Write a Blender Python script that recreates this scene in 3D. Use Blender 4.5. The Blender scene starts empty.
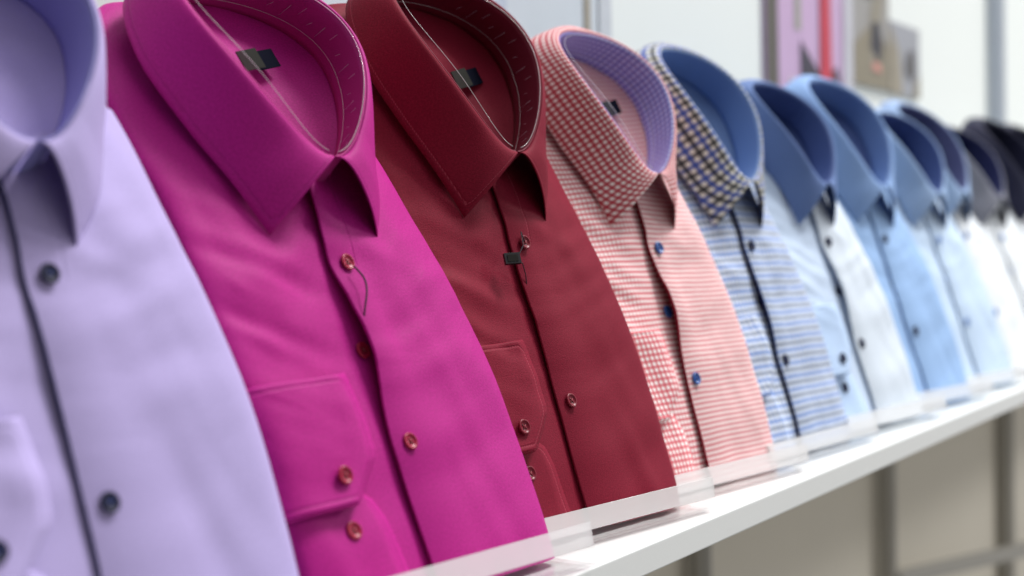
import bpy, bmesh, math, random
from mathutils import Vector, Matrix, noise
PI = math.pi
scene = bpy.context.scene
COL = scene.collection

# ------------------------------------------------------------------ camera
cam_d = bpy.data.cameras.new('camera')
cam_d.sensor_width = 36.0
cam_d.lens = 53.39
cam_d.clip_start = 0.02
cam_d.clip_end = 60
cam = bpy.data.objects.new('camera', cam_d)
COL.objects.link(cam)
_C = Vector((-1.06895, -0.59364, 0.24995))
_fw = Vector((0.854527, 0.518367, -0.032858))
_rt = Vector((0.517943, -0.855158, -0.020979))
_up = Vector((0.038974, -0.000909, 0.99924))
cam.matrix_world = Matrix(((_rt.x, _up.x, -_fw.x, _C.x), (_rt.y, _up.y, -_fw.y, _C.y),
                           (_rt.z, _up.z, -_fw.z, _C.z), (0, 0, 0, 1)))
cam_d.dof.use_dof = True
cam_d.dof.focus_distance = 1.20
cam_d.dof.aperture_fstop = 3.5
scene.camera = cam
scene.render.resolution_x, scene.render.resolution_y = 1024, 576

# ------------------------------------------------------------------ light
w = bpy.data.worlds.new('World')
scene.world = w
w.use_nodes = True
w.node_tree.nodes['Background'].inputs[0].default_value = (0.97, 0.98, 1.0, 1)
# the hall: dim behind the camera's left, bright open hall to the right and front
_N, _L = w.node_tree.nodes, w.node_tree.links
_tc = _N.new('ShaderNodeTexCoord'); _dp = _N.new('ShaderNodeVectorMath'); _dp.operation = 'DOT_PRODUCT'
_L.new(_tc.outputs['Generated'], _dp.inputs[0]); _dp.inputs[1].default_value = (0.80, -0.56, 0.12)
_mr = _N.new('ShaderNodeMapRange'); _L.new(_dp.outputs['Value'], _mr.inputs[0])
_mr.inputs[1].default_value = -0.5; _mr.inputs[2].default_value = 0.9
_mr.inputs[3].default_value = 0.05; _mr.inputs[4].default_value = 0.64
_L.new(_mr.outputs[0], _N['Background'].inputs[1])


def area(name, loc, target, size, power, color=(1, 1, 1), size_y=None):
    l = bpy.data.lights.new(name, 'AREA')
    l.energy = power
    l.color = color
    l.size = size
    if size_y:
        l.shape = 'RECTANGLE'
        l.size_y = size_y
    o = bpy.data.objects.new(name, l)
    COL.objects.link(o)
    o.location = loc
    o.rotation_euler = (Vector(target) - Vector(loc)).to_track_quat('-Z', 'Y').to_euler()
    return o


area('hall_light', (5.0, -2.6, 9.6), (0.6, 0.1, 0.0), 2.6, 1310, (1, 0.985, 0.965))
area('front_light', (4.6, -3.3, 2.8), (0.9, 0.1, 0.0), 0.8, 78, (1, 0.99, 0.98))
area('ceiling_light', (0.7, -0.35, 2.6), (0.9, 0.1, 0.0), 2.6, 22, (0.97, 0.985, 1.0), 1.0)

scene.view_settings.view_transform = 'Standard'
scene.view_settings.look = 'None'
scene.view_settings.gamma = 1
scene.view_settings.exposure = 0
scene.render.engine = 'CYCLES'
scene.cycles.use_denoising = True
scene.cycles.max_bounces = 10
scene.cycles.transparent_max_bounces = 24
scene.cycles.caustics_reflective = False
scene.cycles.caustics_refractive = False


# ------------------------------------------------------------------ helpers
def tag(o, label=None, cat=None, group=None, kind=None):
    if label: o['label'] = label
    if cat: o['category'] = cat
    if group: o['group'] = group
    if kind: o['kind'] = kind
    return o


def empty(name, mat, label, cat, group=None):
    o = bpy.data.objects.new(name, None)
    COL.objects.link(o)
    o.matrix_world = mat
    o.empty_display_size = 0.05
    return tag(o, label, cat, group)


class MB:
    """collects faces with optional uv (metres) and a second uv (edge distance)"""
    def __init__(s):
        s.v, s.f, s.uv, s.uv2, s.m, s.sm = [], [], [], [], [], []

    def vert(s, p):
        s.v.append(tuple(p)); return len(s.v) - 1

    def face(s, idx, uv=None, uv2=None, m=0, smooth=True):
        s.f.append(tuple(idx)); s.uv.append(uv or [(0, 0)] * len(idx))
        s.uv2.append(uv2 or [(1, 1)] * len(idx)); s.m.append(m); s.sm.append(smooth)

    def grid(s, P, UV=None, UV2=None, m=0, closed=False, flip=False, mf=None):
        nr, nc = len(P), len(P[0])
        ids = [[s.vert(p) for p in row] for row in P]
        for i in range(nr - 1):
            for j in range(nc if closed else nc - 1):
                k = (j + 1) % nc
                q = [(i, j), (i, k), (i + 1, k), (i + 1, j)]
                if flip: q.reverse()
                s.face([ids[a][b] for a, b in q], [UV[a][b] for a, b in q] if UV else None,
                       [UV2[a][b] for a, b in q] if UV2 else None, mf(i, j) if mf else m)
        return ids

    def box(s, c, h, m=0, R=None):
        R = R or Matrix.Identity(3)
        c = Vector(c)
        ids = [s.vert(c + R @ Vector((x * h[0], y * h[1], z * h[2]))) for x in (-1, 1) for y in (-1, 1) for z in (-1, 1)]
        for q in ((0, 1, 3, 2), (4, 6, 7, 5), (0, 4, 5, 1), (2, 3, 7, 6), (0, 2, 6, 4), (1, 5, 7, 3)):
            s.face([ids[i] for i in q], m=m, smooth=False)

    def tube(s, pts, r, m=0, n=8, closed=False):
        pts = [Vector(p) for p in pts]
        N = len(pts)
        rings = []
        prev = None
        for i, p in enumerate(pts):
            a = pts[(i - 1) % N] if (closed or i > 0) else p
            b = pts[(i + 1) % N] if (closed or i < N - 1) else p
            t = (b - a).normalized()
            x = prev if prev else t.orthogonal().normalized()
            x = (x - t * x.dot(t)).normalized()
            prev = x
            y = t.cross(x)
            rings.append([s.vert(p + (x * math.cos(k * 2 * PI / n) + y * math.sin(k * 2 * PI / n)) * r) for k in range(n)])
        for i in range(N if closed else N - 1):
            A, B = rings[i], rings[(i + 1) % N]
            for k in range(n):
                s.face([A[k], A[(k + 1) % n], B[(k + 1) % n], B[k]], m=m)
        if not closed:
            s.face(rings[0][::-1], m=m); s.face(rings[-1], m=m)

    def lathe(s, prof, M, m=0, n=24):
        rings = [[s.vert(M @ Vector((r * math.cos(k * 2 * PI / n), r * math.sin(k * 2 * PI / n), z))) for k in range(n)] for r, z in prof]
        for i in range(len(rings) - 1):
            for k in range(n):
                s.face([rings[i][k], rings[i][(k + 1) % n], rings[i + 1][(k + 1) % n], rings[i + 1][k]], m=m)
        s.face(rings[-1], m=m); s.face(rings[0][::-1], m=m)

    def build(s, name, mats, parent=None, bevel=0, solid=0, solid_off=0, recalc=False):
        me = bpy.data.meshes.new(name)
        me.from_pydata(s.v, [], s.f)
        u1 = me.uv_layers.new(name='UVMap'); u2 = me.uv_layers.new(name='edge')
        for p, uv, uv2, m, sm in zip(me.polygons, s.uv, s.uv2, s.m, s.sm):
            p.material_index = m; p.use_smooth = sm
            for li, a, b in zip(p.loop_indices, uv, uv2):
                u1.data[li].uv = a; u2.data[li].uv = b
        for m in (mats if isinstance(mats, (list, tuple)) else [mats]): me.materials.append(m)
        if recalc:
            bm = bmesh.new(); bm.from_mesh(me); bmesh.ops.recalc_face_normals(bm, faces=bm.faces); bm.to_mesh(me); bm.free()
        me.update()
        o = bpy.data.objects.new(name, me)
        COL.objects.link(o)
        if parent: o.parent = parent
        if solid:
            md = o.modifiers.new('solid', 'SOLIDIFY'); md.thickness = solid; md.offset = solid_off
        if bevel:
            md = o.modifiers.new('bevel', 'BEVEL'); md.width = bevel; md.segments = 3; md.limit_method = 'ANGLE'
        return o


def lerp(a, b, t): return a + (b - a) * t


def interp(tab, x):
    """smooth (Catmull-Rom) interpolation in a table [(x, value or tuple)]"""
    n = len(tab)
    if x <= tab[0][0]: return tab[0][1]
    if x >= tab[-1][0]: return tab[-1][1]
    i = max(k for k in range(n) if tab[k][0] <= x)
    i = min(i, n - 2)
    x0, p1 = tab[i]; x1, p2 = tab[i + 1]
    t = (x - x0) / (x1 - x0)
    def sl(k):
        a, b = max(k - 1, 0), min(k + 1, n - 1)
        pa, pb = tab[a][1], tab[b][1]
        d = (x1 - x0) / (tab[b][0] - tab[a][0])
        return tuple((q - p) * d for p, q in zip(pa, pb)) if isinstance(pa, tuple) else (pb - pa) * d
    h1, h2, h3, h4 = 2*t**3 - 3*t*t + 1, t**3 - 2*t*t + t, -2*t**3 + 3*t*t, t**3 - t*t
    s1, s2 = sl(i), sl(i + 1)
    if isinstance(p1, tuple):
        return tuple(h1*a + h2*b + h3*c + h4*d for a, b, c, d in zip(p1, s1, p2, s2))
    return h1*p1 + h2*s1 + h3*p2 + h4*s2


# ------------------------------------------------------------------ materials
def srgb(r, g, b):
    f = lambda c: (c / 255 / 12.92) if c / 255 <= 0.04045 else ((c / 255 + 0.055) / 1.055) ** 2.4
    return (f(r), f(g), f(b), 1)


def new_mat(name):
    m = bpy.data.materials.new(name)
    m.use_nodes = True
    return m, m.node_tree.nodes, m.node_tree.links, m.node_tree.nodes['Principled BSDF']


def simple(name, col, rough=0.5, metal=0, spec=0.5, bump=0, bscale=200, var=0.0):
    m, N, L, B = new_mat(name)
    B.inputs['Base Color'].default_value = col
    B.inputs['Roughness'].default_value = rough
    B.inputs['Metallic'].default_value = metal
    B.inputs['Specular IOR Level'].default_value = spec
    tc = N.new('ShaderNodeTexCoord')
    if bump or var:
        no = N.new('ShaderNodeTexNoise'); no.inputs['Scale'].default_value = bscale; no.inputs['Detail'].default_value = 4
        L.new(tc.outputs['Object'], no.inputs['Vector'])
        if bump:
            b = N.new('ShaderNodeBump'); b.inputs['Strength'].default_value = bump; b.inputs['Distance'].default_value = 0.001
            L.new(no.outputs['Fac'], b.inputs['Height']); L.new(b.outputs['Normal'], B.inputs['Normal'])
        if var:
            mx = N.new('ShaderNodeMix'); mx.data_type = 'RGBA'
            mx.inputs[6].default_value = tuple(c * (1 - var) for c in col[:3]) + (1,)
            mx.inputs[7].default_value = tuple(min(1, c * (1 + var)) for c in col[:3]) + (1,)
            L.new(no.outputs['Fac'], mx.inputs[0]); L.new(mx.outputs[2], B.inputs['Base Color'])
    return m


def fabric(name, base, rough=0.78, pattern=None, stitch=None, sheen=0.08, mottled=0.08, spec=0.2, weave=2.0):
    """woven shirt cloth; uv in metres. pattern = dict(P, cx, cy, ax, ay) a gingham; stitch = colour of the seam line"""
    m, N, L, B = new_mat(name)
    B.inputs['Roughness'].default_value = rough
    B.inputs['Specular IOR Level'].default_value = spec
    B.inputs['Sheen Weight'].default_value = sheen
    B.inputs['Sheen Roughness'].default_value = 0.4
    B.inputs['Sheen Tint'].default_value = tuple(min(1, c * 0.6 + 0.3) for c in base[:3]) + (1,)
    uvn = N.new('ShaderNodeUVMap'); uvn.uv_map = 'UVMap'
    uve = N.new('ShaderNodeUVMap'); uve.uv_map = 'edge'

    def math_(op, a, b=None, c=None):
        n = N.new('ShaderNodeMath'); n.operation = op
        for k, x in enumerate((a, b, c)):
            if x is None: continue
            if isinstance(x, (int, float)): n.inputs[k].default_value = x
            else: L.new(x, n.inputs[k])
        return n.outputs[0]

    def mix(fac, a, b, mode='MIX'):
        n = N.new('ShaderNodeMix'); n.data_type = 'RGBA'; n.blend_type = mode
        for k, x in ((0, fac), (6, a), (7, b)):
            if isinstance(x, (int, float, tuple)): n.inputs[k].default_value = x
            else: L.new(x, n.inputs[k])
        return n.outputs[2]

    # cloth-scale tone variation
    no = N.new('ShaderNodeTexNoise'); no.inputs['Scale'].default_value = 640; no.inputs['Detail'].default_value = 2
    L.new(uvn.outputs['UV'], no.inputs['Vector'])
    no2 = N.new('ShaderNodeTexNoise'); no2.inputs['Scale'].default_value = 14; no2.inputs['Detail'].default_value = 3
    L.new(uvn.outputs['UV'], no2.inputs['Vector'])
    col = mix(math_('MULTIPLY_ADD', no.outputs['Fac'], 1.0, 0.0),
              tuple(c * (1 - mottled * 2) for c in base[:3]) + (1,), tuple(min(1, c * (1 + mottled * 2)) for c in base[:3]) + (1,))
    if pattern:
        sx = N.new('ShaderNodeSeparateXYZ')
        wob = N.new('ShaderNodeTexNoise'); wob.inputs['Scale'].default_value = 9
        L.new(uvn.outputs['UV'], wob.inputs['Vector'])
        vm = N.new('ShaderNodeVectorMath'); vm.operation = 'MULTIPLY_ADD'
        L.new(wob.outputs['Color'], vm.inputs[0]); vm.inputs[1].default_value = (0.006, 0.006, 0)
        L.new(uvn.outputs['UV'], vm.inputs[2])
        L.new(vm.outputs[0], sx.inputs[0])
        P = pattern['P']

        def wave(o, P, ph=0.0, duty=0.5):
            s = math_('SINE', math_('MULTIPLY_ADD', o, 2 * PI / P, ph))
            mr = N.new('ShaderNodeMapRange'); mr.interpolation_type = 'SMOOTHSTEP'
            L.new(s, mr.inputs[0]); c0 = math.cos(PI * duty)
            mr.inputs[1].default_value = c0 - 0.25; mr.inputs[2].default_value = c0 + 0.25
            return mr.outputs[0]
        fx = wave(sx.outputs[0], P, duty=pattern.get('dx', 0.5)); fy = wave(sx.outputs[1], P, 0.7, duty=pattern.get('dy', 0.5))
        cx, cy = pattern['cx'], pattern['cy']
        if 'cx2' in pattern:   # alternate colours every second band
            cx = mix(wave(sx.outputs[0], P * 2, 0.8), pattern['cx'], pattern['cx2'])
            cy = mix(wave(sx.outputs[1], P * 2, 1.5), pattern['cy'], pattern['cy2'])
        c1 = mix(math_('MULTIPLY', fx, pattern['ax']), col, cx)
        col = mix(math_('MULTIPLY', fy, pattern['ay']), c1, cy)
    # seam line 5.5 mm inside an edge
    se = N.new('ShaderNodeSeparateXYZ'); L.new(uve.outputs['UV'], se.inputs[0])
    d = math_('ABSOLUTE', math_('SUBTRACT', se.outputs[0], 0.0052))
    line = math_('LESS_THAN', d, 0.0005)
    dash = math_('GREATER_THAN', math_('FRACT', math_('MULTIPLY', se.outputs[1], 420.0)), 0.3)
    if stitch:
        col = mix(math_('MULTIPLY', math_('MULTIPLY', line, dash), 0.3), col, stitch)
    L.new(col, B.inputs['Base Color'])
    # relief: weave + puckers + seam groove
    wv = N.new('ShaderNodeTexNoise'); wv.inputs['Scale'].default_value = 900; wv.inputs['Detail'].default_value = 1
    L.new(uvn.outputs['UV'], wv.inputs['Vector'])
    b1 = N.new('ShaderNodeBump'); b1.inputs['Strength'].default_value = 0.25 * weave; b1.inputs['Distance'].default_value = 0.0005
    L.new(wv.outputs['Fac'], b1.inputs['Height'])
    b2 = N.new('ShaderNodeBump'); b2.inputs['Strength'].default_value = 0.1; b2.inputs['Distance'].default_value = 0.003
    L.new(no2.outputs['Fac'], b2.inputs['Height']); L.new(b1.outputs['Normal'], b2.inputs['Normal'])
    b3 = N.new('ShaderNodeBump'); b3.inputs['Strength'].default_value = 0.5; b3.inputs['Distance'].default_value = 0.0008; b3.invert = True
    mr = N.new('ShaderNodeMapRange'); mr.interpolation_type = 'SMOOTHSTEP'; L.new(d, mr.inputs[0])
    mr.inputs[1].default_value = 0; mr.inputs[2].default_value = 0.0016; mr.inputs[3].default_value = 1; mr.inputs[4].default_value = 0
    L.new(mr.outputs[0], b3.inputs['Height']); L.new(b2.outputs['Normal'], b3.inputs['Normal'])
    L.new(b3.outputs['Normal'], B.inputs['Normal'])
    return m


def clear_mat(name, tint=(1, 1, 1, 1), milk=0.0, rough=0.04, refl=0.7):
    m, N, L, B = new_mat(name)
    N.remove(B)
    out = N['Material Output']
    tr = N.new('ShaderNodeBsdfTransparent'); tr.inputs[0].default_value = tint
    gl = N.new('ShaderNodeBsdfGlossy'); gl.inputs['Roughness'].default_value = rough
    lw = N.new('ShaderNodeLayerWeight'); lw.inputs[0].default_value = 0.5
    pw = N.new('ShaderNodeMath'); pw.operation = 'POWER'; L.new(lw.outputs['Facing'], pw.inputs[0]); pw.inputs[1].default_value = 5
    ma = N.new('ShaderNodeMath'); ma.operation = 'MULTIPLY_ADD'; L.new(pw.outputs[0], ma.inputs[0]); ma.inputs[1].default_value = refl; ma.inputs[2].default_value = 0.03
    mx = N.new('ShaderNodeMixShader'); L.new(ma.outputs[0], mx.inputs[0])
    if milk:
        df = N.new('ShaderNodeBsdfDiffuse'); df.inputs[0].default_value = (0.93, 0.93, 0.93, 1)
        tl = N.new('ShaderNodeBsdfTranslucent'); tl.inputs[0].default_value = (0.9, 0.9, 0.9, 1)
        a = N.new('ShaderNodeMixShader'); a.inputs[0].default_value = 0.12
        L.new(df.outputs[0], a.inputs[1]); L.new(tl.outputs[0], a.inputs[2])
        b = N.new('ShaderNodeMixShader'); b.inputs[0].default_value = milk
        L.new(tr.outputs[0], b.inputs[1]); L.new(a.outputs[0], b.inputs[2])
        L.new(b.outputs[0], mx.inputs[1])
    else:
        L.new(tr.outputs[0], mx.inputs[1])
    L.new(gl.outputs[0], mx.inputs[2])
    L.new(mx.outputs[0], out.inputs[0])
    return m


M_ACR = clear_mat('clear acrylic', (0.992, 0.994, 0.994, 1))
M_LIP = clear_mat('frosted acrylic', (0.98, 0.98, 0.98, 1), milk=0.44, rough=0.12)
M_STRIP = clear_mat('clear collar plastic', (0.97, 0.97, 0.985, 1), rough=0.15, refl=0.3)
M_STRIPEDGE = clear_mat('clear plastic edge', (0.95, 0.95, 0.97, 1), milk=0.38, rough=0.1)
M_SHELF = simple('white laminate', srgb(236, 238, 237), 0.32, spec=0.5, bump=0.05, bscale=300, var=0.02)
M_WALL = simple('white wall panel', srgb(226, 231, 229), 0.6, bump=0.03, var=0.012, bscale=3)
M_WALLLOW = simple('beige wall panel', srgb(228, 221, 206), 0.6, bump=0.03, var=0.03, bscale=4)
M_FLOOR = simple('grey carpet', srgb(120, 118, 115), 0.95, bump=0.4, bscale=400, var=0.1)
M_POST = simple('grey anodised post', srgb(186, 183, 176), 0.5, metal=0.0)
M_POSTLIGHT = simple('pale aluminium post', srgb(196, 204, 216), 0.4, metal=0.2)
M_DARKTAG = simple('black plastic tag', srgb(22, 22, 26), 0.35)
M_LABEL = simple('navy woven label', srgb(13, 15, 30), 0.95, spec=0.05, bump=0.3, bscale=900)
M_LABELGREY = simple('hazed label and clip grey', srgb(44, 44, 41), 0.9, spec=0.08)  # neck label greyed by painted-in plastic reflection; also the clip face
M_TICK = simple('printed white ticks', srgb(200, 185, 200), 0.6)
M_THREAD = simple('dark thread', srgb(40, 30, 40), 0.8)
M_HOLE = simple('dark button hole', srgb(25, 12, 18), 0.8)

# ------------------------------------------------------------------ the place
Z_FLOOR = -0.95
WALL_Y = 0.345
SHELF_X0, SHELF_X1 = -2.2, 5.2
SZ, SY = 0.0115, -0.0765        # shelf top height and front edge

b = MB(); b.grid([[(-6, -5, Z_FLOOR), (9, -5, Z_FLOOR)], [(-6, WALL_Y + 0.1, Z_FLOOR), (9, WALL_Y + 0.1, Z_FLOOR)]])
tag(b.build('floor', M_FLOOR), kind='structure')
b = MB(); b.box((1.5, WALL_Y + 0.03, 0.0 + 1.25), (5.5, 0.03, 1.26)); tag(b.build('wall', M_WALL), kind='structure')
b = MB(); b.box((1.5, WALL_Y + 0.03, (Z_FLOOR - 0.012) / 2), (5.5, 0.03, (-Z_FLOOR - 0.012) / 2))
tag(b.build('wall_lower', M_WALLLOW), kind='structure')
b = MB(); b.box(((SHELF_X0 + SHELF_X1) / 2, (SY + WALL_Y) / 2, SZ - 0.0115), ((SHELF_X1 - SHELF_X0) / 2, (WALL_Y - SY) / 2, 0.0115))
tag(b.build('display_shelf', M_SHELF, bevel=0.0015),
    'long glossy white shelf board carrying the whole row of folded shirts', 'shelf')


def post(name, x, y, z0, z1, r, m, label, group=None):
    """eight-sided grooved exhibition post"""
    b = MB()
    ring = []
    for k in range(8):
        a0 = (k - 0.5) * PI / 4
        a1 = (k + 0.5) * PI / 4
        p0 = Vector((math.cos(a0), math.sin(a0))) * r; p1 = Vector((math.cos(a1), math.sin(a1))) * r
        c = (p0 + p1) / 2
        q = lambda t, s: p0.lerp(p1, t) * s
        ring += [q(0, 1), q(0.36, 1), q(0.36, 0.72), q(0.64, 0.72), q(0.64, 1)]
    ids = [[b.vert((x + p.x, y + p.y, z)) for p in ring] for z in (z0, z1)]
    n = len(ring)
    for k in range(n):
        b.face([ids[0][k], ids[0][(k + 1) % n], ids[1][(k + 1) % n], ids[1][k]], smooth=False)
    b.face(ids[0][::-1], smooth=False); b.face(ids[1], smooth=False)
    return tag(b.build(name, m), label, 'post', group)


post('shelf_post', 0.955, WALL_Y - 0.023, Z_FLOOR, SZ - 0.0235, 0.017, M_POST, 'grey grooved post below the shelf, cut by the bottom edge of the photo', 'posts under the shelf')
post('shelf_post', 1.845, WALL_Y - 0.023, Z_FLOOR, SZ - 0.0235, 0.017, M_POST, 'dark grey post below the shelf, beside the left end of the lit wall patch', 'posts under the shelf')
post('shelf_post', 2.815, WALL_Y - 0.023, Z_FLOOR, SZ - 0.0235, 0.020, M_POST, 'dark grey post below the shelf, farthest right and beyond the lit wall patch', 'posts under the shelf')
post('wall_post', 2.785, WALL_Y - 0.012, SZ + 0.0005, 2.45, 0.026, M_POSTLIGHT, 'pale blue-grey upright post on the white wall above the shelf')

b = MB()
_a, _b = Vector((1.87, WALL_Y - 0.03, -0.440)), Vector((2.60, 0.10, -0.468))
_d = (_b - _a).normalized()
R = Matrix((_d, Vector((0, 0, 1)).cross(_d), _d.cross(Vector((0, 0, 1)).cross(_d)))).transposed()
b.box((_a + _b) / 2, ((_b - _a).length / 2, 0.012, 0.014), R=R)
tag(b.build('cross_rail', M_POST, bevel=0.002), 'grey horizontal rail low under the shelf between two posts', 'rail')


# posters on the wall: a board with the blurred print's colour patches
def poster(label, x0, x1, z0, z1, base, patches):
    b = MB(); b.box(((x0 + x1) / 2, WALL_Y - 0.004, (z0 + z1) / 2), ((x1 - x0) / 2, 0.003, (z1 - z0) / 2))
    root = b.build('wall_poster', simple('poster board', base, 0.5, var=0.08, bscale=9))
    tag(root, label, 'poster', 'photo posters on the wall')
    p = MB(); mats = []
    for i, (poly, c) in enumerate(patches):
        y = WALL_Y - 0.0075 - 0.0004 * i
        mats.append(simple('poster ink', c, 0.5, var=0.12, bscale=25))
        ids = [p.vert((lerp(x0, x1, a), y, lerp(z0, z1, c_))) for a, c_ in poly]
        p.face(ids, m=i, smooth=False)
    p.build('printed_picture', mats, root)


poster('pale blue-grey photo poster, leftmost on the wall behind the burgundy shirt collar', -0.05, 0.733, 0.46, 1.05, srgb(196, 204, 212),
       [([(0.05, 0.02), (0.45, 0.02), (0.4, 0.9), (0.1, 0.9)], srgb(205, 212, 222)),
        ([(0.5, 0.02), (0.66, 0.02), (0.66, 0.9), (0.55, 0.9)], srgb(180, 190, 205)),
        ([(0.904, 0.03), (0.926, 0.03), (0.926, 0.25), (0.904, 0.27)], srgb(150, 143, 130)),
        ([(0.955, 0.0), (1.0, 0.0), (1.0, 0.22), (0.955, 0.24)], srgb(190, 195, 202))])
poster('poster of a pink shirt with red tie and dark jacket above the blue collars', 1.285, 1.715, 0.36, 1.15, srgb(190, 160, 196),
       [([(0.0, 0.0), (0.13, 0.0), (0.1, 1.0), (0.0, 1.0)], srgb(80, 76, 68)),
        ([(0.3, 0.30), (0.37, 0.30), (0.37, 1.0), (0.32, 1.0)], srgb(150, 150, 140)),
        ([(0.38, 0.0), (0.84, 0.0), (0.88, 0.16), (0.80, 0.24), (0.6, 0.21), (0.36, 0.28), (0.36, 0.18)], srgb(44, 38, 58)),
        ([(0.18, 0.0), (0.36, 0.0), (0.33, 0.16), (0.24, 0.2)], srgb(216, 214, 214)),
        ([(0.84, 0.0), (1.0, 0.0), (1.0, 1.0), (0.9, 1.0), (0.88, 0.2)], srgb(190, 190, 200)),
        ([(0.58, 0.0), (0.73, 0.0), (0.72, 0.26), (0.68, 1.0), (0.60, 1.0)], srgb(186, 40, 66))])
poster('grey-beige photo poster with dark round shapes, rightmost on the white wall', 1.722, 1.945, 0.529, 1.15, srgb(148, 146, 144),
       [([(0.0, 0.0), (1.0, 0.0), (1.0, 0.14), (0.5, 0.20), (0.0, 0.12)], srgb(132, 124, 106)),
        ([(0.42, 0.02), (0.72, 0.16), (0.85, 0.30), (0.65, 0.36), (0.45, 0.22)], srgb(138, 132, 118)),
        ([(0.45, 0.12), (0.72, 0.08), (0.8, 0.14), (0.7, 0.21), (0.5, 0.2)], srgb(40, 38, 50)),
        ([(0.3, 0.27), (0.8, 0.3), (0.75, 0.45), (0.4, 0.45)], srgb(98, 94, 88)),
        ([(0.5, 0.055), (0.75, 0.05), (0.7, 0.075), (0.52, 0.08)], srgb(205, 140, 130))])
poster('small grey photo print with dark oval, joined to the right side of the beige poster', 1.951, 2.155, 0.527, 0.672, srgb(150, 152, 160),
       [([(0.0, 0.0), (0.4, 0.0), (0.3, 0.6), (0.0, 0.95)], srgb(146, 138, 122)),
        ([(0.74, 0.0), (1.0, 0.0), (1.0, 0.35), (0.8, 0.2)], srgb(138, 132, 118)),
        ([(0.5, 0.3), (0.72, 0.22), (0.85, 0.4), (0.8, 0.65), (0.6, 0.66), (0.48, 0.45)], srgb(84, 82, 84))])

# ------------------------------------------------------------------ the shirts
W_TAB = [(-0.03, 0.125), (0.0, 0.1262), (0.08, 0.1285), (0.14, 0.1265), (0.20, 0.1185), (0.27, 0.109), (0.33, 0.106), (0.38, 0.101), (0.43, 0.085), (0.46, 0.05)]
NF_TAB = [(-0.03, 0.014), (0.0, 0.018), (0.06, 0.0205), (0.12, 0.0225), (0.19, 0.0225), (0.25, 0.019), (0.30, 0.013), (0.35, 0.001), (0.40, -0.013), (0.46, -0.03)]
P_TAB = [(-0.03, 6.0), (0.08, 5.0), (0.2, 3.8), (0.3, 2.6), (0.46, 2.1)]
V0, V1 = -0.018, 0.45
HT = 0.015


def lw_(a, v):
    """the viewer's left side is folded in a little more, low down"""
    return 1.0 if a > 0 else lerp(0.885, 1.14, min(1.0, max(0.0, (v - 0.10) / 0.20)))


def body_pt(a, v, seed, off=0.0):
    """a: angle, -pi/2 (viewer's left side) .. pi/2 (right side) over the front; beyond = back"""
    w_ = interp(W_TAB, v) * lw_(a, v); nf = interp(NF_TAB, v); p = interp(P_TAB, v)
    s, c = math.sin(a), math.cos(a)
    u = w_ * math.copysign(abs(s) ** (2 / p), s)
    n = nf - HT + HT * math.copysign(abs(c) ** (2 / p), c)
    if c > 0:
        cr = max(0.0, 1 - (u / 0.10) ** 2)
        n += 0.006 * cr * math.exp(-((v - 0.27) / 0.06) ** 2)
        # hang folds: broad puckers running from the buttons outwards, finer ones low down
        wr = noise.noise(Vector((u * 9 + v * 5 + seed * 3.1, v * 26 - u * 8, seed * 1.7)))
        wr2 = noise.noise(Vector((u * 24 + seed, v * 14 + u * 30, seed * 5.3)))
        kf = (1 - abs(s) ** 5) * (0.3 + 0.7 * min(1.0, ((u + 0.008) / 0.035) ** 2))
        n += (0.0036 * wr + 0.0018 * wr2) * kf
        wr3 = noise.noise(Vector((u * 9 + v * 12 + seed * 2.3, v * 60 + u * (30 if u < 0 else -22) + seed, seed * 0.7)))
        rg = noise.noise(Vector((u * 13 - v * 9 + seed * 4.7, v * 26 + u * (34 if u < 0 else -30), seed * 2.9)))
        n += 0.0007 * max(0.0, 1 - abs(rg) * 5) ** 2 * kf * math.exp(-((v - 0.17) / 0.09) ** 2)
        n += 0.0042 * wr3 * kf * math.exp(-((v - 0.19) / 0.075) ** 2) * (1.0 if u < 0 else 0.42)
        n += 0.0016 * math.exp(-((v - 0.235 + abs(u) * 0.35) / 0.010) ** 2) * math.exp(-(abs(u) - 0.035) ** 2 / 0.0009)
        dn = math.hypot(u / 0.058, (v - 0.372) / 0.078)   # neck opening
        if dn < 1: n -= 0.030 * (1 - dn * dn) ** 0.6
    # outward offset
    if off:
        e = Vector((s, c)).normalized()
        u += off * e.x; n += off * e.y
    v += max(0.0, 1 - (v - V0) / 0.05) * (nf - n) * 0.40 if v < V0 + 0.05 else 0.0
    return Vector((u, v, n))


def a_of_u(u, v):
    w_ = interp(W_TAB, v) * lw_(u, v); p = interp(P_TAB, v)
    s = min(1.0, (abs(u) / w_)) ** (p / 2)
    return math.copysign(math.asin(s), u)


def lin(tab, x):
    if x <= tab[0][0]: return tab[0][1]
    for (a, p), (b, q) in zip(tab, tab[1:]):
        if x <= b: return lerp(p, q, (x - a) / (b - a))
    return tab[-1][1]


def vs(n, v0=V0, v1=V1): return [lerp(v0, v1, i / (n - 1)) for i in range(n)]


def shirt_body(seed):
    b = MB(); P, UV = [], []
    na = 120
    rows = vs(130)
    for v in rows:
        r, q = [], []
        for k in range(na):
            a = -PI / 2 + 2 * PI * k / na
            pt = body_pt(a if a <= PI else a - 2 * PI, v, seed)
            r.append(pt); q.append((pt.x, v))
        P.append(r); UV.append(q)
    ids = b.grid(P, UV, closed=True, flip=False)
    b.face([i for i in ids[0]][::-1]); b.face(ids[-1])
    return b


GAP = [(-0.03, 0.05), (0.03, 0.0), (0.0802, 0.0), (0.11, 0.35), (0.15, 1.0), (0.185, 0.5), (0.213, 0.0), (0.25, 0.3), (0.28, 0.5)]


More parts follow.
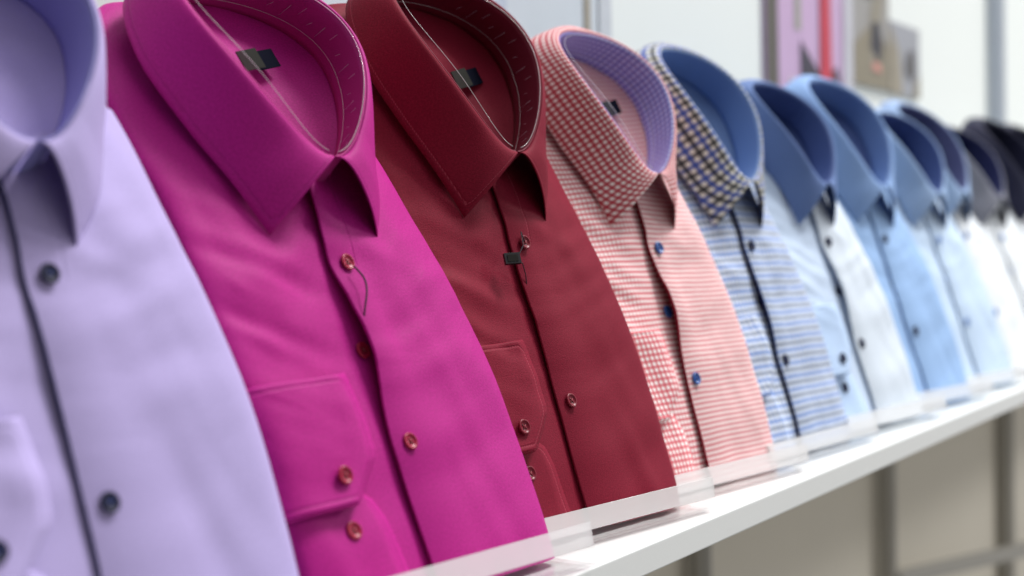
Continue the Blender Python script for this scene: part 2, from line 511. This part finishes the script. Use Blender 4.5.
def front_panel(seed, gap, trim):
    """the overlapping front edge with its placket; material 1 on the folded-under lip"""
    b = MB(); P, UV, UV2 = [], [], []
    for v in vs(130, V0 - 0.001, 0.335):
        g = max(0.0, interp(GAP, v + 0.006 * math.sin(seed * 2.1) * math.sin(v * 30))) * gap * (1 + 0.3 * math.sin(seed * 1.3 + v * 20))
        ue = -0.012 + 0.0065 * g + 0.0006 * math.sin(v * 40 + seed)
        lift = (0.002 if gap > 0.3 else 0.0010) + 0.009 * g
        r, q, q2 = [], [], []
        # fold under: starts under the edge, comes forward, then runs right
        base = body_pt(a_of_u(ue + 0.016, v), v, seed)
        pts = [(ue + 0.014, 0.0012), (ue + 0.004, 0.0010 + lift * 0.6), (ue + 0.0003, 0.0008 + lift * 0.9), (ue - 0.0004, 0.0018 + lift), (ue + 0.0008, 0.0027 + lift)]
        for k, (u, o) in enumerate(pts):
            bp = body_pt(a_of_u(u, v), v, seed)
            r.append(Vector((u, v, bp.z + o))); q.append((u, v)); q2.append((1, v))
        n = 60
        a0 = a_of_u(ue + 0.002, v)
        for k in range(1, n + 1):
            a = lerp(a0, PI / 2 + 0.5, k / n)
            bp = body_pt(a, v, seed)
            d = max(0, bp.x - ue)
            o = 0.0027 + lift * math.exp(-(d / 0.020) ** 2)
            bp = body_pt(a, v, seed, o)
            r.append(bp); q.append((bp.x, v)); q2.append((d - 0.027 + 0.0052 if abs(d - 0.027) < 0.01 else 1, v))
        P.append(r); UV.append(q); UV2.append(q2)
    b.grid(P, UV, UV2, mf=lambda i, j: 1 if (trim and j < 4) else 0)
    return b


# collar -------------------------------------------------------------
RL, RDROP, RB, REXP, RCU, RHB = 0.173, 0.035, 0.070, 0.88, 0.0165, 0.85
NR = Vector((0, RDROP, RL)).normalized()
RC = Vector((0, 0.2805 + RL * 0.52, 0.054 - RDROP * 0.52 + RCU))


def ringF(q, side, in_=0.0, sp=1.0):
    t = PI * q
    x = (1 - math.cos(t)) / 2
    u = RB * sp * abs(math.sin(t)) ** REXP * (1 + RHB * (x - .5))
    u = max(u, 0.0012)
    p = Vector((side * u, 0.2805 + RL * x, 0.054 - RDROP * x + RCU * 4 * x * (1 - x)))
    if in_:
        d = RC - p; d.z = 0
        if d.length > 0: p += d.normalized() * in_
    return p


LEAF = [(0.0, (0.054, 0.237, 0.0235)), (0.2, (0.071, 0.275, 0.0235)), (0.4, (0.086, 0.325, 0.013)), (0.6, (0.095, 0.385, 0.001)), (0.8, (0.074, 0.440, -0.010)), (1.0, (0.0, 0.474, -0.016))]


def leaf_pt(q, s, side, seed, spread=1.0, drop=0.0, tr=(0.006, 0.006)):
    F = ringF(q, side)
    l = interp(LEAF, q)
    Lp = Vector((side * l[0] * spread, l[1] - drop, l[2]))
    if side > 0:
        k = max(0.0, 1 - q / 0.35)
        Lp.x -= tr[0] * k; Lp.y -= tr[1] * k
    out = Vector((F.x, F.y - RC.y, 0))
    if q < 0.25:
        out = out.lerp(Vector((side * 0.06, 0.0, 0.0)), 1 - q / 0.25)
    out = out.normalized() if out.length > 0 else Vector((side, 0, 0))
    k = 1.0 if q > 0.12 else 0.35 + 0.65 * q / 0.12
    P1 = F + NR * 0.0055 * k + out * 0.0045 * k
    P2 = F.lerp(Lp, 0.62) + out * 0.006 * k + NR * 0.004
    p = F * (1 - s) ** 3 + P1 * 3 * s * (1 - s) ** 2 + P2 * 3 * s * s * (1 - s) + Lp * s ** 3
    fr = max(0.0, 1 - q / 0.22)
    p += Vector((0, 0, 1)) * 0.007 * fr * 4 * s * (1 - s)
    p += NR * 0.0016 * s * noise.noise(Vector((q * 4, s * 2, seed + side)))
    return p


def collar_leaf(seed, spread=1.0, drop=0.0, tr=(0.006, 0.006)):
    b = MB()
    nq, nsg = 64, 16
    P, UV, UV2 = [], [], []
    cols = [(-1, i / nq) for i in range(nq + 1)] + [(1, 1 - i / nq) for i in range(1, nq + 1)]
    arc, prev = 0.0, None
    for side, q in cols:
        m = leaf_pt(q, 0.7, side, seed, spread, drop, tr)
        if prev: arc += (m - prev).length
        prev = m
        row = [leaf_pt(q, j / nsg, side, seed, spread, drop, tr) for j in range(nsg + 1)]
        ln = sum((row[j + 1] - row[j]).length for j in range(nsg))
        P.append(row)
        UV.append([(arc, ln * j / nsg) for j in range(nsg + 1)])
        fe = q * 0.24
        UV2.append([(min(ln * (1 - j / nsg), fe), arc + ln * j / nsg) for j in range(nsg + 1)])
    b.grid(P, UV, UV2)
    return b


def band_pt(q, s, side, h=1.0, in_=0.0016):
    F = ringF(q, side, in_)
    hh = (0.030 + 0.010 * min(1, q * 2)) * h
    p = F - NR * hh * s
    c = Vector((0, RC.y, 0))
    o = Vector((p.x, p.y - RC.y, 0))
    p += o.normalized() * 0.002 * s
    return p


def collar_band(h=1.0):
    b = MB(); nq, nsg = 60, 8
    cols = [(-1, i / nq) for i in range(nq + 1)] + [(1, 1 - i / nq) for i in range(1, nq + 1)]
    P, UV = [], []
    arc, prev = 0, None
    for side, q in cols:
        row = [band_pt(q, j / nsg, side, h) for j in range(-0, nsg + 1)]
        if prev: arc += (row[0] - prev).length
        prev = row[0]
        row = [ringF(q, side, 0.0006)] + row
        P.append(row); UV.append([(arc, -0.002)] + [(arc, 0.042 * j / nsg) for j in range(nsg + 1)])
    b.grid(P, UV)
    # stand closed at the front by the overlapping button tab
    return b


def yoke(seed):
    """inside back of the shirt, seen down through the neck"""
    b = MB(); nq, nr = 48, 10
    cols = [(-1, i / nq) for i in range(nq + 1)] + [(1, 1 - i / nq) for i in range(1, nq)]
    base = [band_pt(q, 1.0, s, 1.0, -0.001) for s, q in cols]
    cen = Vector((0, RC.y - 0.004, -0.004))
    P, UV = [], []
    for j in range(nr + 1):
        f = j / nr
        row = []
        for p in base:
            x = p.lerp(cen, f)
            x.z = lerp(p.z, cen.z, min(1, f * 1.5) ** 0.8) + 0.0015 * noise.noise(Vector((x.x * 30, x.y * 40, seed)))
            row.append(x)
        P.append(row); UV.append([(p.x, p.y) for p in row])
    b.grid(P, UV, closed=True)
    return b


def support_strip():
    """clear plastic collar strip standing inside the band; tick marks embossed along it"""
    b = MB(); nq = 48
    cols = [(-1, lerp(0.03, 1, i / nq)) for i in range(nq + 1)] + [(1, 1 - i / nq * 0.97) for i in range(1, nq + 1)]
    P = []
    top = []
    for side, q in cols:
        o = 0.0035 if side > 0 else 0.0035 + 0.0075 * math.sin(PI * q)
        r = [band_pt(q, s, side, 1.0, o) for s in (-0.05, 0.2, 0.45, 0.72)]
        P.append(r); top.append(r[0])
    b.grid(P)
    b.tube(top, 0.00026, m=1, n=5)
    b.tube([r[-1] for r in P], 0.0002, m=1, n=5)
    for k in range(15):
        q = 0.18 + k * 0.048 + 0.008 * math.sin(k * 7.1)
        a = band_pt(q, 0.20 + 0.1 * (k % 3), 1, 1.0, 0.0043); c = band_pt(q + 0.010, 0.42 + 0.10 * ((k * 2) % 3), 1, 1.0, 0.0043)
        b.tube([a, a.lerp(c, 0.5), c], 0.00014, m=2, n=4)
    return b


# cuff ----------------------------------------------------------------
CUFF = [(0.0465, -0.064), (0.048, -0.061), (0.066, -0.0445), (0.074, -0.0375), (0.080, -0.0355), (0.10, -0.0345), (0.1325, -0.0370), (0.1335, -0.0378)]
UNDER = [(-0.0185, -0.030), (0.01, -0.033), (0.035, -0.037), (0.050, -0.043), (0.056, -0.050)]


def cuff_mesh(seed, tab, thick, base, flare=0.0, sh=0.0):
    b = MB(); P, UV, UV2 = [], [], []
    v0, v1 = tab[0][0], tab[-1][0]
    nv, nu = 60, 40
    vv = [v0] + [lerp(v0, v1, i / nv) for i in range(nv + 1)] + [v1]
    for i, v in enumerate(vv):
        ur = lin(tab, v) + sh
        de = min(v - v0, v1 - v)
        row, q, q2 = [], [], []
        a1 = a_of_u(ur, v)
        a0 = -PI / 2 - 0.7
        for j in range(nu + 2):
            t = min(1.0, j / nu)
            a = lerp(a0, a1, t)
            bp = body_pt(a, v, seed)
            dr = max(0.0, ur - bp.x)
            e = min(1.0, max(0.0, min(de, dr) / 0.0012))
            o = base + thick * math.sqrt(1 - (1 - e) ** 2)
            fl = flare * (0.65 * (1 - (v - v0) / (v1 - v0)) + 0.45 * math.exp(-dr / 0.012)) * min(1.0, t * 1.6)
            o += fl
            if i in (0, len(vv) - 1) or j == nu + 1: o = base - 0.001 + fl * (0.8 if i < len(vv) - 1 else 0)
            o += 0.0008 * math.sin(v * 210 + seed) * math.exp(-((t - 0.2) / 0.12) ** 2)
            pt = body_pt(a, v, seed, o)
            row.append(pt); q.append((pt.x * 0.94 + pt.y * 0.1, pt.y)); q2.append((min(dr, de), v if dr < de else pt.x))
        P.append(row); UV.append(q); UV2.append(q2)
    b.grid(P, UV, UV2)
    return b


def surf(u, v, seed, off):
    return body_pt(a_of_u(u, v), v, seed) + Vector((0, 0, off))


def button(u, v, seed, off, mats, parent, r=0.0062, tilt=0.0):
    p = surf(u, v, seed, off)
    nx = surf(u + .005, v, seed, off) - surf(u - .005, v, seed, off)
    ny = surf(u, v + .005, seed, off) - surf(u, v - .005, seed, off)
    n = nx.cross(ny).normalized()
    n = (n + Vector((tilt, 0, 0))).normalized()
    x = nx.normalized(); y = n.cross(x).normalized(); x = y.cross(n)
    M = Matrix(((x.x, y.x, n.x, p.x), (x.y, y.y, n.y, p.y), (x.z, y.z, n.z, p.z), (0, 0, 0, 1)))
    b = MB()
    b.lathe([(r * 0.8, 0), (r * 0.97, 0.0006), (r, 0.0013), (r * 0.95, 0.0021), (r * 0.83, 0.0024), (r * 0.72, 0.0020), (r * 0.62, 0.0013), (r * 0.3, 0.0012), (0.0001, 0.0012)], M, n=28)
    for sx in (-1, 1):
        for sy in (-1, 1):
            T = M @ Matrix.Translation((sx * r * 0.24, sy * r * 0.24, 0.00125))
            b.lathe([(r * 0.11, 0), (r * 0.11, 0.00012)], T, m=1, n=10)
    for sx in (-1, 1):
        b.tube([M @ Vector((sx * r * .24, -r * .24, .0014)), M @ Vector((0, 0, .0020)), M @ Vector((-sx * r * .24, r * .24, .0014))], 0.00035, m=2, n=6)
    return b.build('button', mats, parent)


def shirt(k, x, y, phi, th, sc, spec):
    N0 = Vector((-math.sin(phi), -math.cos(phi), 0)); U = Vector((math.cos(phi), -math.sin(phi), 0)); Z = Vector((0, 0, 1))
    V = Z * math.cos(th) - N0 * math.sin(th); N = N0 * math.cos(th) + Z * math.sin(th)
    o = Vector((x, y, 0.028))
    M = Matrix(((U.x, V.x, N.x, o.x), (U.y, V.y, N.y, o.y), (U.z, V.z, N.z, o.z), (0, 0, 0, 1)))
    # display stand ----------------------------------------------------
    st = empty('display_stand', M, spec['stand'], 'stand', 'clear stands under the shirts')
    uw0, uw1 = -0.130, 0.139
    VL = -0.0205; LT = -0.0035
    zc = lambda v, n: o.z + v * math.cos(th) + n * math.sin(th)
    atz = lambda nn, z: (z - o.z - nn * math.sin(th)) / math.cos(th)   # v where depth nn is at height z
    def sheet(name, pts, t, mat, a0=uw0, a1=uw1, **kw):
        """a bent plastic sheet: side profile pts [(v, n)] of thickness t, from a0 to a1 across"""
        b = MB(); L, Rr = [], []
        for i, (v_, n_) in enumerate(pts):
            p0 = Vector(pts[max(i - 1, 0)]); p1 = Vector(pts[min(i + 1, len(pts) - 1)])
            d_ = (p1 - p0).normalized(); nn = Vector((-d_.y, d_.x)) * t / 2
            L.append((v_ + nn.x, n_ + nn.y)); Rr.append((v_ - nn.x, n_ - nn.y))
        loop = L + Rr[::-1]
        ids = [[b.vert((a, v_, n_)) for v_, n_ in loop] for a in (a0, a1)]
        m = len(loop)
        for i in range(m): b.face([ids[0][i], ids[0][(i + 1) % m], ids[1][(i + 1) % m], ids[1][i]], smooth=False)
        h = len(pts)
        for i in range(h - 1):
            for e in (0, 1):
                q = [ids[e][i], ids[e][i + 1], ids[e][m - 2 - i], ids[e][m - 1 - i]]
                b.face(q if e else q[::-1], smooth=False)
        return b.build(name, mat, st, recalc=True, **kw)
    zt = SZ + 0.0018
    sheet('back_plate', [(atz(-0.040, zt + 0.002), -0.040), (0.05, -0.030), (0.22, -0.026)], 0.0024, M_ACR, uw0 + 0.02, uw1 - 0.03)
    sheet('ledge', [(atz(-0.040, zt), -0.040), (atz(0.036, zt), 0.036), (atz(0.036, zt) + 0.0015, 0.0410), (VL - 0.0005, 0.0427)], 0.0024, M_ACR, uw0, uw1 - 0.006)
    b = MB()   # lip: slightly slanted right end as in a cut sheet
    prof = [(uw0, VL), (uw1 - 0.006, VL), (uw1, LT), (uw0, LT)]
    ids = [[b.vert((u_, v_, n_)) for u_, v_ in prof] for n_ in (0.0414, 0.0440)]
    b.face(ids[0][::-1], smooth=False); b.face(ids[1], smooth=False)
    for i in range(4): b.face([ids[0][i], ids[0][(i + 1) % 4], ids[1][(i + 1) % 4], ids[1][i]], smooth=False)
    b.build('lip', M_LIP, st, bevel=0.0005, recalc=True)
    # shirt ------------------------------------------------------------
    S = M @ Matrix.Diagonal((1, sc, 1, 1))
    sh = empty('folded_shirt', M, spec['label'], 'shirt', 'folded shirts in a row on the shelf')
    sd = spec.get('seed', k)
    holder = []
    def part(mb, name, mats, parent=sh, **kw):
        if name in ('collar', 'collar_band', 'yoke', 'collar_support') and spec.get('cs'):
            f = spec['cs']
            for i, p in enumerate(mb.v):
                g = f if name != 'collar' else lerp(1.0, f, max(0.0, min(1.0, (p[1] - 0.255) / 0.05)))
                mb.v[i] = (p[0] * g, 0.2805 + (p[1] - 0.2805) * g if p[1] > 0.2805 else p[1], p[2])
        for i, p in enumerate(mb.v): mb.v[i] = (p[0], p[1] * sc if p[1] > 0 else p[1], p[2])
        ob = mb.build(name, mats, parent, **kw); holder.append(ob); return ob
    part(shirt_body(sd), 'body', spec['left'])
    part(front_panel(sd, spec.get('gap', 0.6), True), 'front_panel', [spec['body'], spec['trim']])
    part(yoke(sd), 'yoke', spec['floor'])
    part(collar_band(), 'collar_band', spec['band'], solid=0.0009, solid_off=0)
    part(collar_leaf(sd, spec.get('spread', 1.0), spec.get('drop', 0.0), spec.get('tr', (0.006, 0.006))), 'collar', spec['collar'], solid=0.0009, solid_off=0)
    bm_ = [spec['button'], M_HOLE, spec['thread']]
    def btn(u, v, off, **kw):
        ob = button(u, v, sd, off, bm_, sh, **kw)
        for vv in ob.data.vertices: vv.co.y += v * (sc - 1)
    btn(0.0035, 0.213, 0.0050); btn(0.0035, 0.0815, 0.0045)
    if spec.get('mid', True): btn(-0.006, 0.150, 0.0004)
    if spec.get('cuff'):
        cu = part(cuff_mesh(sd, UNDER, 0.0018, 0.0010, flare=0.002, sh=spec.get('csh', 0)), 'sleeve_end', spec['cuff'])
        cu = part(cuff_mesh(sd, CUFF, 0.0040, 0.0040, flare=0.0075, sh=spec.get('csh', 0)), 'cuff', spec['cuff'])
        if spec.get('cbtn', True): btn(-0.072 + spec.get('csh', 0), 0.066, 0.0132)
        if spec.get('cbtn', True): btn(-0.070 + spec.get('csh', 0), 0.0325, 0.0026)
    if spec.get('strip'):
        part(support_strip(), 'collar_support', [M_STRIP, M_STRIPEDGE, M_TICK])
    if spec.get('neck_label'):
        lx, ly, lz = spec['neck_label']
        b = MB()
        R = Matrix.Rotation(0.28, 3, 'Z') @ Matrix.Rotation(0.10, 3, 'Y')
        b.box((lx, ly, lz), (0.013, 0.0075, 0.0005), 0, R)
        b.box(Vector((lx, ly, lz)) + R @ Vector((-0.022, 0.001, 0.003)), (0.012, 0.008, 0.0005), 1, R)  # same label's left half, its colour greyed for the clear strip's reflection
        part(b, 'neck_label', [M_LABEL, M_LABELGREY])
    if spec.get('clip'):
        b = MB()
        p = surf(-0.0265, 0.1975, sd, 0.013)
        R = Matrix.Rotation(-0.15, 3, 'Z') @ Matrix.Rotation(-0.5, 3, 'Y')
        b.box(p, (0.0068, 0.0045, 0.0018), 0, R)
        b.box(p + R @ Vector((0, 0, .0018)), (0.0045, 0.0028, 0.0004), 1, R)
        c = surf(0.0, 0.218, sd, 0.011)
        b.tube([p + Vector((.006, 0, 0)), c + Vector((-.009, -.010, 0.002)), c + Vector((-.004, .002, 0)), surf(0.001, 0.213, sd, 0.008)], 0.0005, 2, 6)
        b.tube([p + Vector((.006, 0, 0)), surf(-0.012, 0.194, sd, 0.010), surf(-0.008, 0.186, sd, 0.007), surf(-0.007, 0.178, sd, 0.004)], 0.0005, 2, 6)
        part(b, 'tag_clip', [M_DARKTAG, M_LABELGREY, M_THREAD], bevel=0.0006)
    if spec.get('loop'):
        b = MB()
        pts = [surf(0.004, 0.208, sd, 0.010), surf(0.007, 0.198, sd, 0.012), surf(0.004, 0.188, sd, 0.013), surf(-0.001, 0.178, sd, 0.012), surf(-0.004, 0.165, sd, 0.006)]
        tb = [(i, tuple(q)) for i, q in enumerate(pts)]
        b.tube([interp(tb, i / 4) for i in range(17)], 0.0007, 0, 6)
        part(b, 'tag_loop', [M_THREAD])
    return sh


# cloth colours --------------------------------------------------------
lav = srgb(176, 162, 210)
f_lav = fabric('lavender cotton', lav, 0.75, sheen=0.08)
f_lavin = fabric('lavender lining', srgb(138, 134, 188), 0.8)  # darker than the shirt cloth, carries the shading inside the collar
mag = srgb(178, 30, 130)
f_mag = fabric('magenta satin cotton', mag, 0.55, stitch=srgb(110, 10, 80), spec=0.12, sheen=0.03, mottled=0.19)
f_magin = fabric('magenta lining', srgb(170, 40, 122), 0.6)
bur = srgb(124, 24, 46)
f_bur = fabric('burgundy cotton', bur, 0.6, stitch=srgb(190, 90, 105), spec=0.08, sheen=0.03, mottled=0.20)
f_burin = fabric('burgundy lining', srgb(108, 20, 44), 0.6)
white = srgb(246, 238, 236)
RED = srgb(206, 62, 82)
f_ginb = fabric('red fine gingham body', white, 0.8, dict(P=0.0050, cx=RED, cy=RED, ax=0.42, ay=0.66, dy=0.5), mottled=0.02)
f_ginl = fabric('red gingham left front', white, 0.8, dict(P=0.0054, cx=RED, cy=RED, ax=0.42, ay=0.75), mottled=0.02)
f_ginc = fabric('red gingham collar', white, 0.8, dict(P=0.0056, cx=srgb(188, 36, 62), cy=srgb(188, 36, 62), ax=0.80, ay=0.80, dx=0.48, dy=0.48), mottled=0.02)
f_gink = fabric('red gingham cuff', white, 0.8, dict(P=0.0058, cx=RED, cy=RED, ax=0.7, ay=0.72), mottled=0.02)
f_ginin = fabric('lavender checked lining', srgb(198, 204, 240), 0.8, dict(P=0.0066, cx=srgb(96, 100, 190), cy=srgb(124, 100, 180), ax=0.75, ay=0.65), mottled=0.02)
f_ginfl = fabric('pink striped inside', srgb(250, 214, 210), 0.8, dict(P=0.0056, cx=RED, cy=srgb(226, 110, 120), ax=0.1, ay=0.6), mottled=0.02)
BLU = srgb(60, 104, 186)
NAVY = srgb(30, 34, 62)
f_chb = fabric('blue checked body', srgb(228, 236, 244), 0.8, dict(P=0.0072, cx=BLU, cy=srgb(58, 112, 196), cx2=srgb(70, 100, 170), cy2=srgb(92, 98, 116), ax=0.62, ay=0.62), mottled=0.02)
f_chc = fabric('blue black gingham collar', srgb(238, 238, 226), 0.8, dict(P=0.0090, cx=srgb(44, 78, 170), cy=srgb(44, 78, 170), cx2=srgb(30, 32, 44), cy2=srgb(32, 34, 44), ax=0.82, ay=0.82), mottled=0.02)
f_blin = fabric('solid blue lining', srgb(112, 138, 184), 0.7)
f_wht = fabric('white cotton', srgb(224, 229, 234), 0.8, mottled=0.02)
f_wht2 = fabric('cool white cotton', srgb(212, 222, 234), 0.8, mottled=0.02)
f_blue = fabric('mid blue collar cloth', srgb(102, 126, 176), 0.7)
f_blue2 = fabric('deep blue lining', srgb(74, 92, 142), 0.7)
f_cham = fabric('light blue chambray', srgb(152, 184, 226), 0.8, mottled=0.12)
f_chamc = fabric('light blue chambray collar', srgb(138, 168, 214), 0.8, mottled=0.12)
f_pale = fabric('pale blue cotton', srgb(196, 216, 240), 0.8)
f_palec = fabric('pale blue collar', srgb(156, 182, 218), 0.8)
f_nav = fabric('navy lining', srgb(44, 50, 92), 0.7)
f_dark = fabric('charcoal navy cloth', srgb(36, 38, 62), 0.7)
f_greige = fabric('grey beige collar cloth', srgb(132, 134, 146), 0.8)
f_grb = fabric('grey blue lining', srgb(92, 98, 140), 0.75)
tr_navy = fabric('navy trim', srgb(36, 44, 92), 0.7)
tr_dred = fabric('dark red trim', srgb(140, 24, 50), 0.7)

b_red = simple('reddish pearl button', srgb(160, 26, 62), 0.32, spec=0.3)
b_bur = simple('burgundy pearl button', srgb(120, 20, 40), 0.35, spec=0.25)
b_navy = simple('navy button', srgb(30, 32, 60), 0.5, spec=0.2)
b_blue = simple('blue button', srgb(36, 86, 160), 0.3)
b_pale = simple('pale blue button', srgb(120, 160, 220), 0.3)
t_red = simple('red thread', srgb(150, 60, 70), 0.7)
t_blue = simple('blue thread', srgb(60, 80, 150), 0.7)

PLACE = {1: (-0.4965, 0.0046, 0.132, 0.3888, 0.999), 2: (-0.2375, -0.0133, 0.1212, 0.4381, 1.0127),
         3: (0.0044, 0.0011, 0.1546, 0.3663, 1.0422), 4: (0.2451, 0.0037, 0.1401, 0.3289, 0.9916),
         5: (0.4784, 0.0017, 0.0906, 0.3354, 0.9882), 6: (0.7243, -0.0032, 0.1382, 0.3581, 0.9982),
         7: (0.9571, -0.0006, 0.1771, 0.3565, 1.0035), 8: (1.2003, -0.0056, 0.1714, 0.3578, 0.9811),
         9: (1.4375, 0.0059, 0.1363, 0.3934, 1.0125), 10: (1.6781, 0.0056, 0.1369, 0.3972, 0.9879),
         11: (1.92, 0.0, 0.1398, 0.3719, 1.0), 12: (2.16, 0.0, 0.1398, 0.3719, 1.0), 13: (2.40, 0.0, 0.1398, 0.3719, 1.0)}


def S(body, left=None, collar=None, band=None, floor=None, cuff=None, button=b_pale, thread=t_blue, trim=None, **kw):
    d = dict(body=body, left=left or body, collar=collar or body, band=band or body, floor=floor or body,
             cuff=cuff, button=button, thread=thread, trim=trim or body)
    d.update(kw)
    return d


SPECS = {
    1: S(f_lav, band=f_lavin, cuff=f_lav, button=b_navy, trim=tr_navy, gap=0.25, mid=False, seed=11, cs=0.92, tr=(0.026, 0.010),
         label='lavender folded shirt with dark navy buttons, nearest and leftmost in the row'),
    2: S(f_mag, band=f_magin, floor=f_mag, cuff=f_mag, button=b_red, thread=t_red, gap=1.0, strip=True, loop=True, neck_label=(0.022, 0.388, 0.005), seed=2,
         label='bright magenta folded shirt with reddish buttons, between the lavender and burgundy shirts'),
    3: S(f_bur, band=f_burin, floor=f_bur, cuff=f_bur, button=b_bur, thread=t_red, gap=0.15, strip=True, clip=True, mid=False, neck_label=(0.036, 0.372, 0.005), seed=3,
         label='burgundy folded shirt with a small black tag clip at its top button'),
    4: S(f_ginb, left=f_ginl, collar=f_ginc, band=f_ginin, floor=f_ginfl, cuff=f_gink, button=b_blue, trim=tr_dred, gap=0.6, cbtn=False, strip=True, neck_label=(0.031, 0.370, 0.009), cs=0.95, seed=4,
         label='red and white checked folded shirt with blue buttons and lavender collar lining'),
    5: S(f_chb, collar=f_chc, band=f_blin, floor=f_blin, cuff=f_chb, cbtn=False, button=b_navy, trim=tr_navy, gap=0.35, seed=5,
         label='blue checked folded shirt with black and white gingham collar, right of the red checked shirt'),
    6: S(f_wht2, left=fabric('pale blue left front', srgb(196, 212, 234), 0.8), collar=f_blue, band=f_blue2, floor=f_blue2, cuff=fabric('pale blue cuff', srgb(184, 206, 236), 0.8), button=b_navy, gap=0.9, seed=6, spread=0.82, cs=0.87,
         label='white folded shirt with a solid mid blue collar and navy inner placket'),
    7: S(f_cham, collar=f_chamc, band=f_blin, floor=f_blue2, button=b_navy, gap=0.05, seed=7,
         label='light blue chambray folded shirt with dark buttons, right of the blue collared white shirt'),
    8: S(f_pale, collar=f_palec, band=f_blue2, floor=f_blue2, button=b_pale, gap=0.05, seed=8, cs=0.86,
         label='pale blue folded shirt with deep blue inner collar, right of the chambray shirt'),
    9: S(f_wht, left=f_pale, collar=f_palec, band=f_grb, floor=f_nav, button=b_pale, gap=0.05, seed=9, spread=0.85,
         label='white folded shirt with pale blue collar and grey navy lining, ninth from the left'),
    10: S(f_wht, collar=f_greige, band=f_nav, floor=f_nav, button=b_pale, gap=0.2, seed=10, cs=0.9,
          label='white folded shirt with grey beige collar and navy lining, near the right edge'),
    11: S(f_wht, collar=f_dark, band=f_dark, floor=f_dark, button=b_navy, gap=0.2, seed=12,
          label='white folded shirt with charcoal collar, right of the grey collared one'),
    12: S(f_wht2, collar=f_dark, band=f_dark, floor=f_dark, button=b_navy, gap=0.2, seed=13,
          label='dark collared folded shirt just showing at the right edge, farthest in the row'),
}
STANDS = {1: 'clear plastic stand under the lavender shirt', 2: 'clear plastic stand with frosted lip under the magenta shirt',
          3: 'clear plastic stand with frosted lip under the burgundy shirt', 4: 'clear plastic stand with frosted lip under the red checked shirt',
          5: 'clear plastic stand under the blue checked shirt', 6: 'clear plastic stand under the white shirt with blue collar',
          7: 'clear plastic stand under the light blue chambray shirt', 8: 'clear plastic stand under the pale blue shirt right of the chambray one',
          9: 'clear plastic stand under the white shirt with pale blue collar', 10: 'clear plastic stand under the white shirt with grey beige collar',
          11: 'clear plastic stand under the white shirt with charcoal collar', 12: 'clear plastic stand under the farthest dark collared shirt'}
for k in sorted(SPECS):
    SPECS[k]['stand'] = STANDS[k]
    shirt(k, *PLACE[k], SPECS[k])
